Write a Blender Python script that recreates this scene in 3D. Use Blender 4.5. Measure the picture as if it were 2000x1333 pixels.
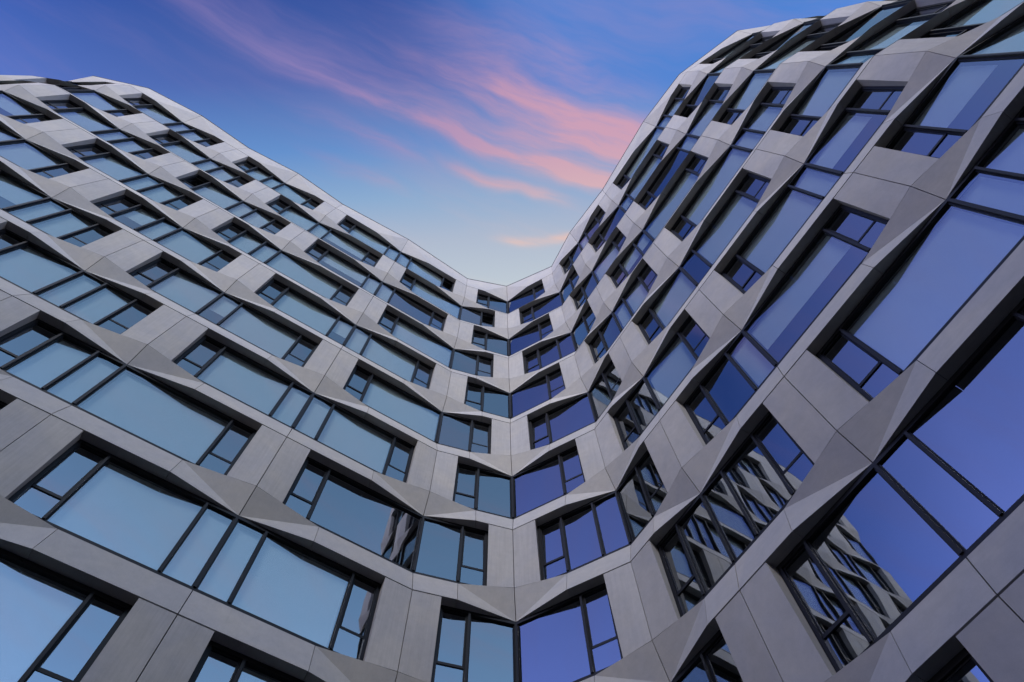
import bpy, bmesh, math, random
from mathutils import Vector, Matrix
random.seed(11)
for o in list(bpy.data.objects):
    bpy.data.objects.remove(o)
scene = bpy.context.scene
COL = scene.collection

# ------------------------------------------------------------------ camera
EYE = 1.6
PITCH, ROLL = 1.216715, -0.0401297
cam_data = bpy.data.cameras.new('camera')
cam = bpy.data.objects.new('camera', cam_data)
COL.objects.link(cam)
cam_data.sensor_width = 36.0
cam_data.lens = 36.0 * 1339.18 / 2000.0
cam_data.clip_start = 0.1
cam_data.clip_end = 3000
fw = Vector((0, math.cos(PITCH), math.sin(PITCH)))
up0 = Vector((0, -math.sin(PITCH), math.cos(PITCH)))
rt0 = Vector((1, 0, 0))
rt = rt0 * math.cos(ROLL) + up0 * math.sin(ROLL)
up = -rt0 * math.sin(ROLL) + up0 * math.cos(ROLL)
m = Matrix((rt, up, -fw)).transposed().to_4x4()
m.translation = (0, 0, EYE)
cam.matrix_world = m
scene.camera = cam
scene.cycles.max_bounces = 7
scene.cycles.diffuse_bounces = 3
scene.cycles.glossy_bounces = 4
scene.cycles.transparent_max_bounces = 10
scene.cycles.caustics_reflective = False
scene.view_settings.view_transform = 'Standard'
scene.view_settings.look = 'None'
scene.view_settings.exposure = 1.1
scene.view_settings.gamma = 1.0
scene.view_settings.use_curve_mapping = False

# ------------------------------------------------------------------ node helper
class NT:
    def __init__(self, tree):
        self.t = tree
        self.n = tree.nodes
        self.l = tree.links
    def new(self, kind, **kw):
        nd = self.n.new(kind)
        for k, v in kw.items():
            setattr(nd, k, v)
        return nd
    def put(self, sock, v):
        if isinstance(v, bpy.types.NodeSocket):
            self.l.new(v, sock)
        elif v is not None:
            sock.default_value = v
    def m(self, op, a, b=None, c=None, clamp=False):
        nd = self.new('ShaderNodeMath', operation=op, use_clamp=clamp)
        for s, v in zip(nd.inputs, (a, b, c)):
            self.put(s, v)
        return nd.outputs[0]
    def ramp(self, fac, stops, interp='LINEAR'):
        nd = self.new('ShaderNodeValToRGB')
        cr = nd.color_ramp
        cr.interpolation = interp
        while len(cr.elements) < len(stops):
            cr.elements.new(0.5)
        for e, (p, c) in zip(cr.elements, stops):
            e.position = p
            e.color = (*c, 1) if len(c) == 3 else c
        self.put(nd.inputs[0], fac)
        return nd.outputs[0]
    def mix(self, f, a, b, blend='MIX'):
        nd = self.new('ShaderNodeMix', data_type='RGBA', blend_type=blend)
        self.put(nd.inputs[0], f)
        for s, v in ((nd.inputs[6], a), (nd.inputs[7], b)):
            if isinstance(v, tuple):
                v = (*v, 1) if len(v) == 3 else v
            self.put(s, v)
        return nd.outputs[2]
    def smooth(self, v, a, b, lo=0.0, hi=1.0):
        nd = self.new('ShaderNodeMapRange', interpolation_type='SMOOTHSTEP')
        self.put(nd.inputs[0], v)
        for s, q in zip(nd.inputs[1:5], (a, b, lo, hi)):
            s.default_value = q
        return nd.outputs[0]
    def noise(self, vec, scale, detail=4, rough=0.5, dist=0.0):
        nd = self.new('ShaderNodeTexNoise')
        self.put(nd.inputs['Vector'], vec)
        nd.inputs['Scale'].default_value = scale
        nd.inputs['Detail'].default_value = detail
        nd.inputs['Roughness'].default_value = rough
        nd.inputs['Distortion'].default_value = dist
        return nd.outputs['Fac']
    def xyz(self, x, y, z=0.0):
        nd = self.new('ShaderNodeCombineXYZ')
        for s, v in zip(nd.inputs, (x, y, z)):
            self.put(s, v)
        return nd.outputs[0]

# ------------------------------------------------------------------ dusk sky
world = bpy.data.worlds.new('World')
scene.world = world
world.use_nodes = True
world.node_tree.nodes.clear()
W = NT(world.node_tree)
tc = W.new('ShaderNodeTexCoord')
sep = W.new('ShaderNodeSeparateXYZ')
W.l.new(tc.outputs['Generated'], sep.inputs[0])
X, Y, Z = sep.outputs
yy = W.m('MULTIPLY_ADD', Y, 0.5, 0.5)
def yp(v): return 0.5 + 0.5 * v
left = W.ramp(yy, [(yp(-1), (.10, .17, .48)), (yp(-.35), (.13, .19, .57)), (yp(-.12), (.036, .088, .345)), (yp(-.02), (.075, .14, .43)), (yp(.07), (.13, .28, .60)),
                   (yp(.14), (.26, .41, .63)), (yp(.20), (.42, .49, .62)), (yp(.27), (.52, .59, .66)), (yp(.6), (.72, .66, .62)), (yp(1), (.80, .66, .52))])
right = W.ramp(yy, [(yp(-1), (.15, .27, .55)), (yp(-.6), (.16, .29, .48)), (yp(-.3), (.18, .33, .56)), (yp(-.1), (.075, .215, .62)), (yp(0), (.09, .235, .64)),
                    (yp(.10), (.19, .35, .63)), (yp(.20), (.42, .49, .62)), (yp(.27), (.52, .59, .66)), (yp(.6), (.72, .66, .62)), (yp(1), (.80, .66, .52))])
side = W.smooth(W.m('MULTIPLY_ADD', Y, -.3, X), -.14, .12)
base = W.mix(side, left, right)
base = W.mix(W.smooth(Z, .62, .08, 0.0, .75), base, (.56, .50, .53))
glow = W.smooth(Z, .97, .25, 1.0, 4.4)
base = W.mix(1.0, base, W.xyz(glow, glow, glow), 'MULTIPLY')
zc = W.m('MAXIMUM', Z, 0.12)
U = W.m('DIVIDE', X, zc)
V = W.m('DIVIDE', Y, zc)
curve = W.m('ADD', W.m('MULTIPLY_ADD', U, 0.36, 0.083), W.m('MULTIPLY', W.m('MULTIPLY', U, U), -0.28))
Wd = W.m('SUBTRACT', V, curve)
warp = W.noise(W.xyz(U, V), 5.0, 3, .5)
Wq = W.m('ADD', Wd, W.m('MULTIPLY_ADD', warp, 0.07, -0.035))
n_big = W.noise(W.xyz(W.m('MULTIPLY', U, 3.2), W.m('MULTIPLY', Wq, 15.0), 3.3), 1.0, 7, .58, .35)
n_fine = W.noise(W.xyz(W.m('MULTIPLY', U, 8.0), W.m('MULTIPLY', Wq, 60.0), 1.7), 1.0, 5, .6, .3)
n_mix = W.m('ADD', W.m('MULTIPLY', n_big, .75), W.m('MULTIPLY', n_fine, .25))
def gauss(v, mu, sg):
    d = W.m('DIVIDE', W.m('SUBTRACT', v, mu), sg)
    return W.m('EXPONENT', W.m('MULTIPLY', W.m('MULTIPLY', d, d), -1.0))
def streak(mu, sg, u0, u1, u2, u3, amp):
    a = W.m('MULTIPLY', W.smooth(U, u0, u1), W.smooth(U, u2, u3, 1.0, 0.0))
    return W.m('MULTIPLY', W.m('MULTIPLY', gauss(Wq, mu, sg), a), amp)
dens = streak(0.000, .012, -.50, .08, .40, .70, .90)
for args in ((-.010, .026, -.70, -.10, .40, .70, .42), (-.080, .036, -.18, .02, .30, .50, .80), (-.042, .018, -.08, .10, .40, .70, .55),
             (.004, .016, .00, .10, .40, .70, .65), (.060, .013, -.32, -.22, -.18, -.08, .65), (.115, .011, -.31, -.23, -.19, -.12, .60), (.047, .011, -.12, -.03, .04, .12, .70),
             (-.13, .030, -.16, .05, .16, .26, .30), (-.05, .05, -.9, -.5, -.2, .0, .22)):
    dens = W.m('ADD', dens, streak(*args))
low = W.m('MULTIPLY', gauss(W.m('MULTIPLY_ADD', U, .12, W.m('SUBTRACT', V, W.m('MULTIPLY', W.m('MULTIPLY', W.m('SUBTRACT', U, .07), W.m('SUBTRACT', U, .07)), -2.0))), .222, .007), W.m('MULTIPLY', W.smooth(U, -.04, .02), W.smooth(U, .10, .3, 1.0, 0.0)))
dens = W.m('ADD', dens, W.m('MULTIPLY', low, 1.1))
clumps = W.smooth(n_mix, .33, .72)
dens = W.m('MULTIPLY', dens, W.m('MULTIPLY_ADD', clumps, .95, .08))
veil = W.m('MULTIPLY', W.smooth(n_big, .42, .78), .14)
dens = W.m('MINIMUM', W.m('ADD', dens, veil), .74)
cloud_tint = W.mix(W.smooth(U, -.30, .12), (.33, .24, .49), (.76, .37, .42))
cloud_tint = W.mix(W.smooth(V, .06, .24), cloud_tint, (.86, .56, .46))
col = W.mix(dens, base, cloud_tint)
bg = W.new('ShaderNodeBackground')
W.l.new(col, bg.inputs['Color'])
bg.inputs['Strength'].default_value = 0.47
wo = W.new('ShaderNodeOutputWorld')
W.l.new(bg.outputs[0], wo.inputs['Surface'])

# ------------------------------------------------------------------ soft evening light from behind the viewer
sun_data = bpy.data.lights.new('sun', 'SUN')
sun_data.energy = 1.15
sun_data.angle = math.radians(20)
sun_data.color = (1.0, .94, .90)
sun = bpy.data.objects.new('sun', sun_data)
COL.objects.link(sun)
SUN_DIR = Vector((-.10, -.85, .46)).normalized()
sun.location = SUN_DIR * 80
sun.rotation_euler = SUN_DIR.to_track_quat('Z', 'Y').to_euler()

# ------------------------------------------------------------------ materials
def mat(name):
    mt = bpy.data.materials.new(name)
    mt.use_nodes = True
    mt.node_tree.nodes.clear()
    n = NT(mt.node_tree)
    out = n.new('ShaderNodeOutputMaterial')
    return mt, n, out

def concrete(name, color, streak_amt, grain_z):
    mt, n, out = mat(name)
    tcn = n.new('ShaderNodeTexCoord')
    oi = n.new('ShaderNodeObjectInfo')
    s = n.new('ShaderNodeSeparateXYZ')
    n.l.new(tcn.outputs['Object'], s.inputs[0])
    big = n.noise(tcn.outputs['Object'], .9, 5, .6, .4)
    mid = n.noise(tcn.outputs['Object'], 5.0, 5, .65)
    fine = n.noise(tcn.outputs['Object'], 60, 3, .6)
    hz = n.m('ADD', n.m('MULTIPLY', s.outputs[0], .83), n.m('MULTIPLY', s.outputs[1], .6))
    gr = n.noise(n.xyz(n.m('MULTIPLY', hz, 26), n.m('MULTIPLY', s.outputs[2], grain_z), n.m('MULTIPLY', oi.outputs['Random'], 30)), 1.0, 4, .62)
    run = n.noise(n.xyz(n.m('MULTIPLY', hz, 5), n.m('MULTIPLY', s.outputs[2], .35), 7.0), 1.0, 4, .6)
    k = n.m('MULTIPLY_ADD', oi.outputs['Random'], .10, .93)
    k = n.m('MULTIPLY', k, n.m('MULTIPLY_ADD', big, .34, .83))
    k = n.m('MULTIPLY', k, n.m('MULTIPLY_ADD', mid, .26, .87))
    k = n.m('MULTIPLY', k, n.m('MULTIPLY_ADD', gr, streak_amt, 1 - streak_amt * .5))
    k = n.m('MULTIPLY', k, n.m('MULTIPLY_ADD', fine, .16, .92))
    stain = n.smooth(run, .60, .80, 0, .13)
    k = n.m('MULTIPLY', k, n.m('SUBTRACT', 1.0, stain))
    warm = n.mix(n.smooth(big, .3, .7), tuple(c * f for c, f in zip(color, (1.0, 1.0, 1.02))), tuple(c * f for c, f in zip(color, (1.03, 1.0, .94))))
    c = n.mix(1.0, warm, n.xyz(k, k, k), 'MULTIPLY')
    b = n.new('ShaderNodeBsdfPrincipled')
    n.l.new(c, b.inputs['Base Color'])
    b.inputs['Roughness'].default_value = .86
    b.inputs['Specular IOR Level'].default_value = .25
    bp = n.new('ShaderNodeBump')
    bp.inputs['Strength'].default_value = .35
    bp.inputs['Distance'].default_value = .012
    n.l.new(n.m('ADD', n.m('MULTIPLY', gr, .7), n.m('MULTIPLY', mid, .5)), bp.inputs['Height'])
    n.l.new(bp.outputs[0], b.inputs['Normal'])
    n.l.new(b.outputs[0], out.inputs[0])
    return mt

M_SPAN = concrete('spandrel_concrete', (.45, .445, .445), .12, 9.0)
M_PIER = concrete('pier_concrete', (.44, .435, .438), .30, .8)

def simple(name, color, rough, metal=0.0, spec=.5, var=.15):
    mt, n, out = mat(name)
    tcn = n.new('ShaderNodeTexCoord')
    nz = n.noise(tcn.outputs['Object'], 3.0, 5, .6)
    k = n.m('MULTIPLY_ADD', nz, var * 2, 1 - var)
    b = n.new('ShaderNodeBsdfPrincipled')
    n.l.new(n.mix(1.0, color, n.xyz(k, k, k), 'MULTIPLY'), b.inputs['Base Color'])
    n.l.new(n.m('MULTIPLY_ADD', nz, .15, rough - .07), b.inputs['Roughness'])
    b.inputs['Metallic'].default_value = metal
    b.inputs['Specular IOR Level'].default_value = spec
    n.l.new(b.outputs[0], out.inputs[0])
    return mt

M_FRAME = simple('frame_metal', (.007, .008, .012), .5, 0, .3)
M_COPING = simple('coping_metal', (.10, .10, .11), .45, .6)
M_DARK = simple('membrane', (.02, .02, .022), .9, 0, .1)
M_SLAB = simple('slab_concrete', (.10, .10, .10), .9, 0, .2)
M_ROOM = simple('room_wall', (.16, .15, .14), .9, 0, .2)
M_BLIND = simple('blind_fabric', (.78, .79, .78), .9, 0, .1, .05)
M_ROOF = simple('roof_membrane', (.2, .2, .2), .9)

def glass_material():
    mt, n, out = mat('coated_glass')
    oi = n.new('ShaderNodeObjectInfo')
    tcn = n.new('ShaderNodeTexCoord')
    off = n.new('ShaderNodeVectorMath', operation='ADD')
    n.l.new(tcn.outputs['Object'], off.inputs[0])
    n.l.new(n.xyz(n.m('MULTIPLY', oi.outputs['Random'], 40), 0.0, n.m('MULTIPLY', oi.outputs['Random'], 17)), off.inputs[1])
    nz = n.noise(off.outputs[0], .9, 1, .4)
    bp = n.new('ShaderNodeBump')
    bp.inputs['Strength'].default_value = .25
    bp.inputs['Distance'].default_value = .012
    n.l.new(nz, bp.inputs['Height'])
    g = n.new('ShaderNodeBsdfGlossy')
    g.inputs['Color'].default_value = (.86, .90, .97, 1)
    g.inputs['Roughness'].default_value = .012
    n.l.new(bp.outputs[0], g.inputs['Normal'])
    t = n.new('ShaderNodeBsdfTransparent')
    t.inputs['Color'].default_value = (.66, .76, .78, 1)
    lw = n.new('ShaderNodeLayerWeight')
    lw.inputs['Blend'].default_value = .35
    fac = n.m('MULTIPLY_ADD', lw.outputs['Fresnel'], .42, .35, True)
    geo = n.new('ShaderNodeNewGeometry')
    back = geo.outputs['Backfacing']
    fac = n.m('MULTIPLY', fac, n.m('SUBTRACT', 1.0, back))
    n.l.new(n.mix(back, (.66, .76, .78), (1.0, 1.0, 1.0)), t.inputs['Color'])
    mx = n.new('ShaderNodeMixShader')
    n.l.new(fac, mx.inputs[0])
    n.l.new(t.outputs[0], mx.inputs[1])
    n.l.new(g.outputs[0], mx.inputs[2])
    n.l.new(mx.outputs[0], out.inputs[0])
    return mt
M_GLASS = glass_material()

def paving():
    mt, n, out = mat('paving')
    tcn = n.new('ShaderNodeTexCoord')
    br = n.new('ShaderNodeTexBrick')
    n.l.new(tcn.outputs['Object'], br.inputs['Vector'])
    br.inputs['Scale'].default_value = 1.2
    br.inputs['Color1'].default_value = (.06, .058, .055, 1)
    br.inputs['Color2'].default_value = (.045, .044, .043, 1)
    br.inputs['Mortar'].default_value = (.03, .03, .03, 1)
    br.inputs['Mortar Size'].default_value = .01
    nz = n.noise(tcn.outputs['Object'], .4, 6, .6)
    k = n.m('MULTIPLY_ADD', nz, .6, .7)
    b = n.new('ShaderNodeBsdfPrincipled')
    n.l.new(n.mix(1.0, br.outputs['Color'], n.xyz(k, k, k), 'MULTIPLY'), b.inputs['Base Color'])
    b.inputs['Roughness'].default_value = .85
    n.l.new(b.outputs[0], out.inputs[0])
    return mt
M_GROUND = paving()

# ------------------------------------------------------------------ mesh helper
def link(name, verts, faces, material, parent=None, smooth=False):
    me = bpy.data.meshes.new(name)
    me.from_pydata([tuple(v) for v in verts], [], faces)
    bm = bmesh.new()
    bm.from_mesh(me)
    bmesh.ops.recalc_face_normals(bm, faces=bm.faces)
    bm.to_mesh(me)
    bm.free()
    if smooth:
        for p in me.polygons:
            p.use_smooth = True
        me.set_sharp_from_angle(angle=math.radians(28))
    me.materials.append(material)
    o = bpy.data.objects.new(name, me)
    COL.objects.link(o)
    o.parent = parent
    return o

class MB:
    def __init__(self):
        self.v, self.f = [], []
    def add(self, verts, faces):
        b = len(self.v)
        self.v += [tuple(v) for v in verts]
        self.f += [tuple(i + b for i in f) for f in faces]
    def hexa(self, c):      # 8 corners, bottom loop then top loop
        self.add(c, [(0, 1, 2, 3), (7, 6, 5, 4), (0, 4, 5, 1), (1, 5, 6, 2), (2, 6, 7, 3), (3, 7, 4, 0)])
    def build(self, name, material, parent=None, smooth=False):
        return link(name, self.v, self.f, material, parent, smooth)

# ------------------------------------------------------------------ plan of the facade (grid lines) and storeys
PLAN = {-9: (-25.16, -.66), -8: (-22.253, -1.378), -7: (-19.329, -.842), -6: (-16.808, .881), -5: (-14.369, 2.547), -4: (-11.912, 4.225), -3: (-9.459, 5.9),
        -2: (-5.949, 8.297), -1: (-2.499, 10.654), 0: (-.188, 11.439), 1: (2.473, 10.122), 2: (3.745, 8.265), 3: (5.49, 5.715),
        4: (7.954, 2.116), 5: (9.693, -.424), 6: (12.876, -2.349), 7: (16.55, -2.80)}
LO, HI = -9, 7
PL = {k: Vector(v) for k, v in PLAN.items()}
FLOOR_H = 3.2
Z_REF = 13.5755 + EYE            # window sill level on band 0
J0, J1 = -3, 8                   # lowest band, parapet band
MIT = {}
for i in PL:
    ns = []
    for a, b in ((i - 1, i), (i, i + 1)):
        if a in PL and b in PL:
            e = (PL[b] - PL[a]).normalized()
            ns.append(Vector((e.y, -e.x)))
    mm = sum(ns, Vector((0, 0)))
    mm.normalize()
    MIT[i] = mm / max(.5, mm.dot(ns[0]))
LEN = {i: (PL[i + 1] - PL[i]).length for i in range(LO, HI)}
def is_v(i, j):                  # window below, pier above on this grid line
    return (i + j) % 2 == 0
def zj(j): return Z_REF + j * FLOOR_H

def pt(i, k, s, d, z):
    """point in the bay between grid lines i and k=i+-1: s metres from line i, d metres out of the reference face"""
    L = LEN[min(i, k)]
    t = s / L
    q = (PL[i] + MIT[i] * d).lerp(PL[k] + MIT[k] * d, t)
    return Vector((q.x, q.y, z))
def box(mb, i, k, s0, s1, d0, d1, z0, z1):
    c = [pt(i, k, s, d, z) for z in (z0, z1) for s, d in ((s0, d0), (s1, d0), (s1, d1), (s0, d1))]
    mb.hexa(c)

H_B = -.82                       # underside of a band relative to its sill level
D_T = -.235                      # recess of the band's top edge
D_P = -.25                       # recess of the folded tip
BACK = -.45
PIER = .69
CASE = 1.38
GAP = .009
FRONT, GLASS = -.245, -.305
ROOF_H = 1.21
def fold_len(i):                 # distance from folded tip to the panel joint in bay i..i+1
    return {-1: 1.38, 0: 1.35, 1: 1.36}.get(i, 1.69)

def in_view(pts, margin=.04):
    inv = cam.matrix_world.inverted()
    fx = 1339.18 / 2000
    for p in pts:
        q = inv @ p
        if q.z < -.1:
            x, y = q.x / -q.z * fx, q.y / -q.z * fx
            if abs(x) < .5 + margin and abs(y) < .333 + margin:
                return True
    return False

building = bpy.data.objects.new('apartment_building', None)
building.location = (0, 0, 0)
COL.objects.link(building)
building['label'] = 'curved mid-rise building with folded pale concrete bands and staggered reflective windows'
building['category'] = 'building'

rest = MB()                      # pieces below and beside the picture

# ---- spandrel panels
def fold_panel(i, k, j, m_):
    z = zj(j)
    T = pt(i, k, GAP, -.004, z + .015); P = pt(i, k, GAP, D_P, z + H_B)
    Mt = pt(i, k, m_ - GAP * .6, D_T, z); Mb = pt(i, k, m_ - GAP * .6, 0, z + H_B)
    bT = pt(i, k, GAP, BACK, z + .015); bP = pt(i, k, GAP, BACK, z + H_B)
    bMt = pt(i, k, m_ - GAP * .6, BACK, z); bMb = pt(i, k, m_ - GAP * .6, BACK, z + H_B)
    v = [T, P, Mt, Mb, bT, bP, bMt, bMb]
    f = [(0, 2, 1), (2, 3, 1), (1, 3, 7, 5), (0, 4, 6, 2), (4, 5, 7, 6), (0, 1, 5, 4), (2, 6, 7, 3)]
    return v, f
def plain_panel(i, k, j, m_):    # i is the folded line, from the joint to the straight line k
    z = zj(j)
    a, b = m_ + GAP * .6, LEN[min(i, k)] - GAP
    v = []
    for s in (a, b):
        v += [pt(i, k, s, 0, z + H_B), pt(i, k, s, D_T, z), pt(i, k, s, BACK, z), pt(i, k, s, BACK, z + H_B)]
    f = [(0, 1, 2, 3), (7, 6, 5, 4), (0, 4, 5, 1), (1, 5, 6, 2), (2, 6, 7, 3), (3, 7, 4, 0)]
    return v, f
for j in range(J0, J1):
    for b in range(LO, HI):
        i, k = (b, b + 1) if is_v(b, j) else (b + 1, b)
        m_ = fold_len(b)
        for v, f in (fold_panel(i, k, j, m_), plain_panel(i, k, j, m_)):
            if in_view(v):
                link('spandrel_panel', v, f, M_SPAN, building)
            else:
                rest.add(v, f)

# ---- parapet panels and coping
RV, RN = .06, -.15               # lean of the parapet's top edge at folded / straight lines
for b in range(LO, HI):
    i, k = (b, b + 1) if is_v(b, J1) else (b + 1, b)
    L = LEN[b]; m_ = fold_len(b); z = zj(J1)
    P = pt(i, k, GAP, D_P, z + H_B); Mb = pt(i, k, m_, 0, z + H_B); Nb = pt(i, k, L - GAP, 0, z + H_B)
    tR = lambda s: RV + (RN - RV) * s / L
    Vr = pt(i, k, GAP, RV, z + ROOF_H); Mr = pt(i, k, m_, tR(m_), z + ROOF_H); Nr = pt(i, k, L - GAP, RN, z + ROOF_H)
    bb = [pt(i, k, s, BACK, z + h) for s in (GAP, m_, L - GAP) for h in (H_B, ROOF_H)]
    v = [P, Mb, Nb, Vr, Mr, Nr] + bb
    f = [(0, 1, 3), (1, 4, 3), (1, 2, 5, 4), (0, 6, 8, 1), (1, 8, 10, 2), (3, 4, 9, 7), (4, 5, 11, 9), (6, 7, 9, 8), (8, 9, 11, 10), (0, 3, 7, 6), (2, 10, 11, 5)]
    link('parapet_panel', v, f, M_SPAN, building)
    cp = MB()
    c = [pt(i, k, s, d, z + h) for h in (ROOF_H + .004, ROOF_H + .05) for s, d in ((.004, RV + .02), (L - .004, RN + .02), (L - .004, -.55), (.004, -.55))]
    cp.hexa(c)
    cp.build('coping', M_COPING, building)

# ---- pier panels (two per pier, either side of the joint on the grid line)
for j in range(J0, J1):
    for i in range(LO, HI + 1):
        if not is_v(i, j):
            continue
        for k in (i - 1, i + 1):
            if k not in PL:
                continue
            m_ = fold_len(min(i, k))
            zb, zt = zj(j), zj(j + 1) + H_B - .032
            d_out = D_T * PIER / m_
            NS, NZ = 3, 5
            v, f = [], []
            for a in range(NZ + 1):
                for c in range(NS + 1):
                    ts, tz = c / NS, a / NZ
                    s = GAP + (PIER - GAP) * ts
                    d = (d_out * ts) * (1 - tz) - .004
                    z = (zb + .030 * (1 - ts) + .014 * ts) * (1 - tz) + zt * tz
                    v.append(pt(i, k, s, d, z))
            for a in range(NZ):
                for c in range(NS):
                    q = a * (NS + 1) + c
                    f.append((q, q + 1, q + NS + 2, q + NS + 1))
            nb = len(v)
            ring = [0, NS, NZ * (NS + 1) + NS, NZ * (NS + 1)]
            for s, z in ((GAP, zb + .030), (PIER, zb + .014), (PIER, zt), (GAP, zt)):
                v.append(pt(i, k, s, BACK, z))
            bot = list(range(0, NS + 1)); top = [NZ * (NS + 1) + c for c in range(NS + 1)]
            lft = [a * (NS + 1) for a in range(NZ + 1)]; rgt = [a * (NS + 1) + NS for a in range(NZ + 1)]
            f += [tuple(bot) + (nb + 1, nb), tuple(top) + (nb + 2, nb + 3), tuple(lft) + (nb + 3, nb), tuple(rgt) + (nb + 2, nb + 1), (nb, nb + 1, nb + 2, nb + 3)]
            if in_view(v):
                link('pier_panel', v, f, M_PIER, building, smooth=True)
            else:
                rest.add(v, f)
o = rest.build('outer_wall_panels', M_SPAN, building)
o['kind'] = 'stuff'

# ---- windows
# extra narrow light beside the central mullion, per (line, band): letters L / R
NARROW = {}
for j in range(J0, J1):
    NARROW[(-2, j)] = 'LR'
for key, val in {(-3, -2): 'R', (-3, 0): 'L', (-3, 2): 'R', (-3, 4): 'L', (-3, 6): 'R', (-4, -1): 'L', (-4, 1): 'R', (-4, 3): 'L', (-4, 5): 'R', (-4, 7): 'L',
                 (-5, 0): 'R', (-5, 2): 'R', (-5, 4): 'R', (-5, 6): 'R', (-6, 1): 'R', (-6, 5): 'R', (-6, 7): 'R', (1, 0): 'L', (1, 4): 'L', (2, -1): 'R', (2, 3): 'R', (2, 7): 'R',
                 (3, -2): 'R', (3, 0): 'L', (3, 2): 'R', (3, 4): 'L', (3, 6): 'R', (4, -3): 'L', (4, -1): 'R', (4, 1): 'L', (4, 3): 'R', (4, 5): 'L', (4, 7): 'R',
                 (5, 2): 'R', (-7, 2): 'R', (-7, 6): 'L'}.items():
    NARROW[key] = val
OPEN = {(-2, 7, 'R'), (-1, 6, 'R'), (5, 6, 'L'), (-4, 5, 'L')}

def pane(win, i, k, s0, s1, z0, z1, tilt=0.0):
    d = GLASS
    jit = [random.uniform(-.0022, .0022) for _ in range(3)]
    a, b = pt(i, k, s0, d + jit[0], z0), pt(i, k, s1, d + jit[1], z0)
    c, e = pt(i, k, s1, d + jit[1] + jit[2], z1), pt(i, k, s0, d + jit[0] + jit[2], z1)
    n = (b - a).cross(e - a).normalized() * .012
    o = link('pane', [a, b, c, e, a + n, b + n, c + n, e + n], [(0, 1, 2, 3), (7, 6, 5, 4), (0, 4, 5, 1), (1, 5, 6, 2), (2, 6, 7, 3), (3, 7, 4, 0)], M_GLASS, win)
    return o
def sash(win, i, k, s0, s1, z0, z1):
    mb = MB(); w = .026
    d0, d1 = GLASS - .01, GLASS + .018
    box(mb, i, k, s0, s1, d0, d1, z0, z0 + w); box(mb, i, k, s0, s1, d0, d1, z1 - w, z1)
    box(mb, i, k, s0, s0 + w, d0, d1, z0 + w, z1 - w); box(mb, i, k, s1 - w, s1, d0, d1, z0 + w, z1 - w)
    return mb.build('sash', M_FRAME, win)
def mullion(win, i, k, s, z0, z1):
    mb = MB()
    box(mb, i, k, s - .046, s + .046, GLASS - .06, GLASS + .028, z0, z1)
    box(mb, i, k, s - .026, s + .026, GLASS + .028, FRONT + .03, z0, z1)
    return mb.build('mullion', M_FRAME, win)

def tilt_open(objs, hinge_a, hinge_b, ang):
    ax = (hinge_b - hinge_a).normalized()
    R = Matrix.Translation(hinge_a) @ Matrix.Rotation(ang, 4, ax) @ Matrix.Translation(-hinge_a)
    for o in objs:
        o.data.transform(R)

FW = .06
for j in range(J0, J1):
    for i in range(LO, HI + 1):
        if is_v(i, j):
            continue
        z0, z1 = zj(j) + .004, zj(j + 1) + H_B - .006
        fr = MB()
        sides = [k for k in (i - 1, i + 1) if k in PL]
        for k in sides:
            e = LEN[min(i, k)] - PIER - .004
            box(fr, i, k, 0, e, GLASS - .06, FRONT, z0, z0 + FW + .02)
            box(fr, i, k, 0, e, GLASS - .06, FRONT, z1 - FW - .03, z1)
            box(fr, i, k, e - FW - .02, e, GLASS - .06, FRONT, z0 + FW + .02, z1 - FW - .03)
            box(fr, i, k, 0, e, BACK + .02, GLASS - .06, z0, z0 + .03)
        win = fr.build('window', M_FRAME, building)
        seen = False
        mb = MB()
        for k in sides:          # central mullion on the fold of the facade
            box(mb, i, k, 0, .062, GLASS - .06, GLASS + .03, z0 + FW + .02, z1 - FW - .03)
            box(mb, i, k, 0, .030, GLASS + .03, FRONT + .03, z0 + FW + .02, z1 - FW - .03)
        mb.build('mullion', M_FRAME, win)
        for k in sides:
            L = LEN[min(i, k)]
            e = L - PIER - .004 - FW - .02
            sc = L - CASE
            ns = 'R' if k > i else 'L'
            zb, zt = z0 + FW + .02, z1 - FW - .03
            # casement beside the pier with a transom
            ztr = zj(j) + .74
            mullion(win, i, k, sc, zb, zt)
            tb = MB()
            box(tb, i, k, sc + .052, e, GLASS - .05, GLASS + .022, ztr - .022, ztr + .022)
            tb.build('transom', M_FRAME, win)
            pane(win, i, k, sc + .052, e, zb, ztr - .022)
            up_pane = pane(win, i, k, sc + .052, e, ztr + .022, zt)
            up_sash = sash(win, i, k, sc + .053, e - .001, ztr + .023, zt - .001)
            if (i, j, ns) in OPEN:
                a, b = pt(i, k, sc + .052, GLASS, ztr + .04), pt(i, k, e, GLASS, ztr + .04)
                sg = 1 if k > i else -1
                tilt_open([up_pane, up_sash], a, b, math.radians(-9) * sg)
            # main light, with a narrow one beside the fold where the photo has it
            start = .062
            if ns in NARROW.get((i, j), ''):
                mullion(win, i, k, .69, zb, zt)
                pane(win, i, k, .062, .69 - .052, zb, zt)
                start = .69 + .052
            if sc - .052 - start > .05:
                pane(win, i, k, start, sc - .052, zb, zt)
            # roller blinds behind some lights
            bay = min(i, k)
            chance = 0.0 if bay in (-1, 0, 1) or (i, j) in ((2, -1), (3, -2), (-1, 0)) else (.99 if bay < 0 else .78)
            lights = [(start, sc - .046)]
            if start > .1:
                lights.append((.062, .69 - .046))
            for l0, l1 in lights:
                if random.random() < chance:
                    drop = random.choice((zt - zb,) * 5 + (1.9, 1.2))
                    bl = MB()
                    box(bl, i, k, l0 + .01, l1 - .01, GLASS - .113, GLASS - .110, zt - drop, zt)
                    bl.build('roller_blind', M_BLIND, win)

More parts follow.
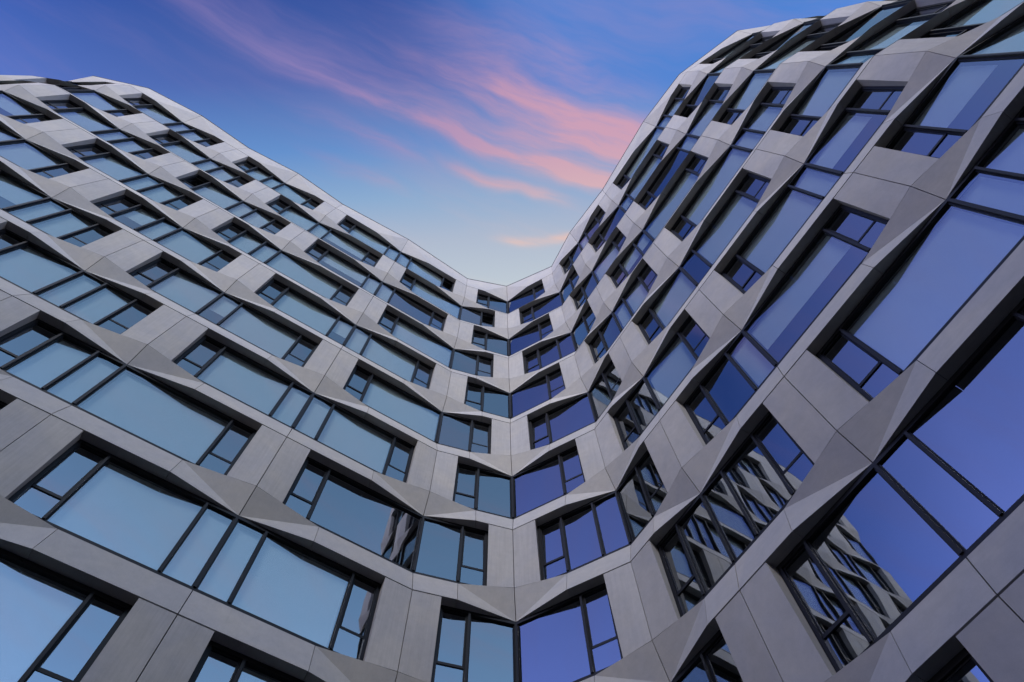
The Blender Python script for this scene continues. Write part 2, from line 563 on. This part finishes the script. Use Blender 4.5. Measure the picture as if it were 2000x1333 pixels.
# ---- floor slabs with dark edges behind the joints, back wall, roof, ground storey
def strip(name, d0, d1, z0, z1, material, kind=None):
    mb = MB()
    ids = sorted(PL)
    for a, b in zip(ids[:-1], ids[1:]):
        c = [Vector((*(PL[q] + MIT[q] * d), z)) for z in (z0, z1) for q, d in ((a, d0), (b, d0), (b, d1), (a, d1))]
        mb.hexa(c)
    return mb.build(name, material, building)
for j in range(J0, J1 + 1):
    strip('floor_slab', BACK - .012, -5.0, zj(j) + H_B + .02, zj(j) - .02, M_SLAB)
strip('back_wall', -5.002, -5.3, 0, zj(J1) + .6, M_ROOM)
strip('roof', -.47, -5.3, zj(J1) + .65, zj(J1) + .8, M_ROOF)
strip('ground_storey_wall', -.30, -.9, 0, zj(J0) + H_B - .03, M_PIER)
pb = MB()
for j in range(J0, J1):
    for i in PL:
        if is_v(i, j):
            for k in (i - 1, i + 1):
                if k in PL:
                    box(pb, i, k, 0, PIER - .03, BACK - .05, BACK - .01, zj(j) - .019, zj(j + 1) + H_B + .019)
pb.build('pier_backing', M_DARK, building)
for q, w in ((LO, -1), (HI, 1)):  # end walls
    k = q - w
    eb = MB()
    c = [pt(q, k, s, d, z) for z in (0, zj(J1) + ROOF_H) for s, d in ((-.25, -.5), (-.02, -.5), (-.02, -5.3), (-.25, -5.3))]
    eb.hexa(c)
    eb.build('end_wall', M_PIER, building)

# ------------------------------------------------------------------ unseen block added behind the viewer to shade the lower floors
shade_block = bpy.data.objects.new('added_shade_block', None)
shade_block.location = (0, -50, 0)
COL.objects.link(shade_block)
shade_block['label'] = 'plain grey slab block added out of view to shade the curved building'
shade_block['category'] = 'building'
TH = 43.0  # height sets how far up its shade reaches
def tbox(name, x0, x1, y0, y1, z0, z1, material):
    mb = MB()
    mb.hexa([(x, y, z) for z in (z0, z1) for x, y in ((x0, y0), (x1, y0), (x1, y1), (x0, y1))])
    return mb.build(name, material, shade_block)
tbox('wall', -75, 75, -16, 0, 0, TH - 1.2, M_ROOM)
tbox('parapet', -75.2, 75.2, -16.2, .2, TH - 1.196, TH, M_SLAB)
for k in range(14):
    tbox('shade_block_band', -73, 73, .004, .05, 3.2 * k + 1.4, 3.2 * k + 3.2, M_FRAME)  # dark strips dressing the added block

# ------------------------------------------------------------------ ground
g = link('ground', [(-400, -400, 0), (400, -400, 0), (400, 400, 0), (-400, 400, 0)], [(0, 1, 2, 3)], M_GROUND)
g['kind'] = 'structure'
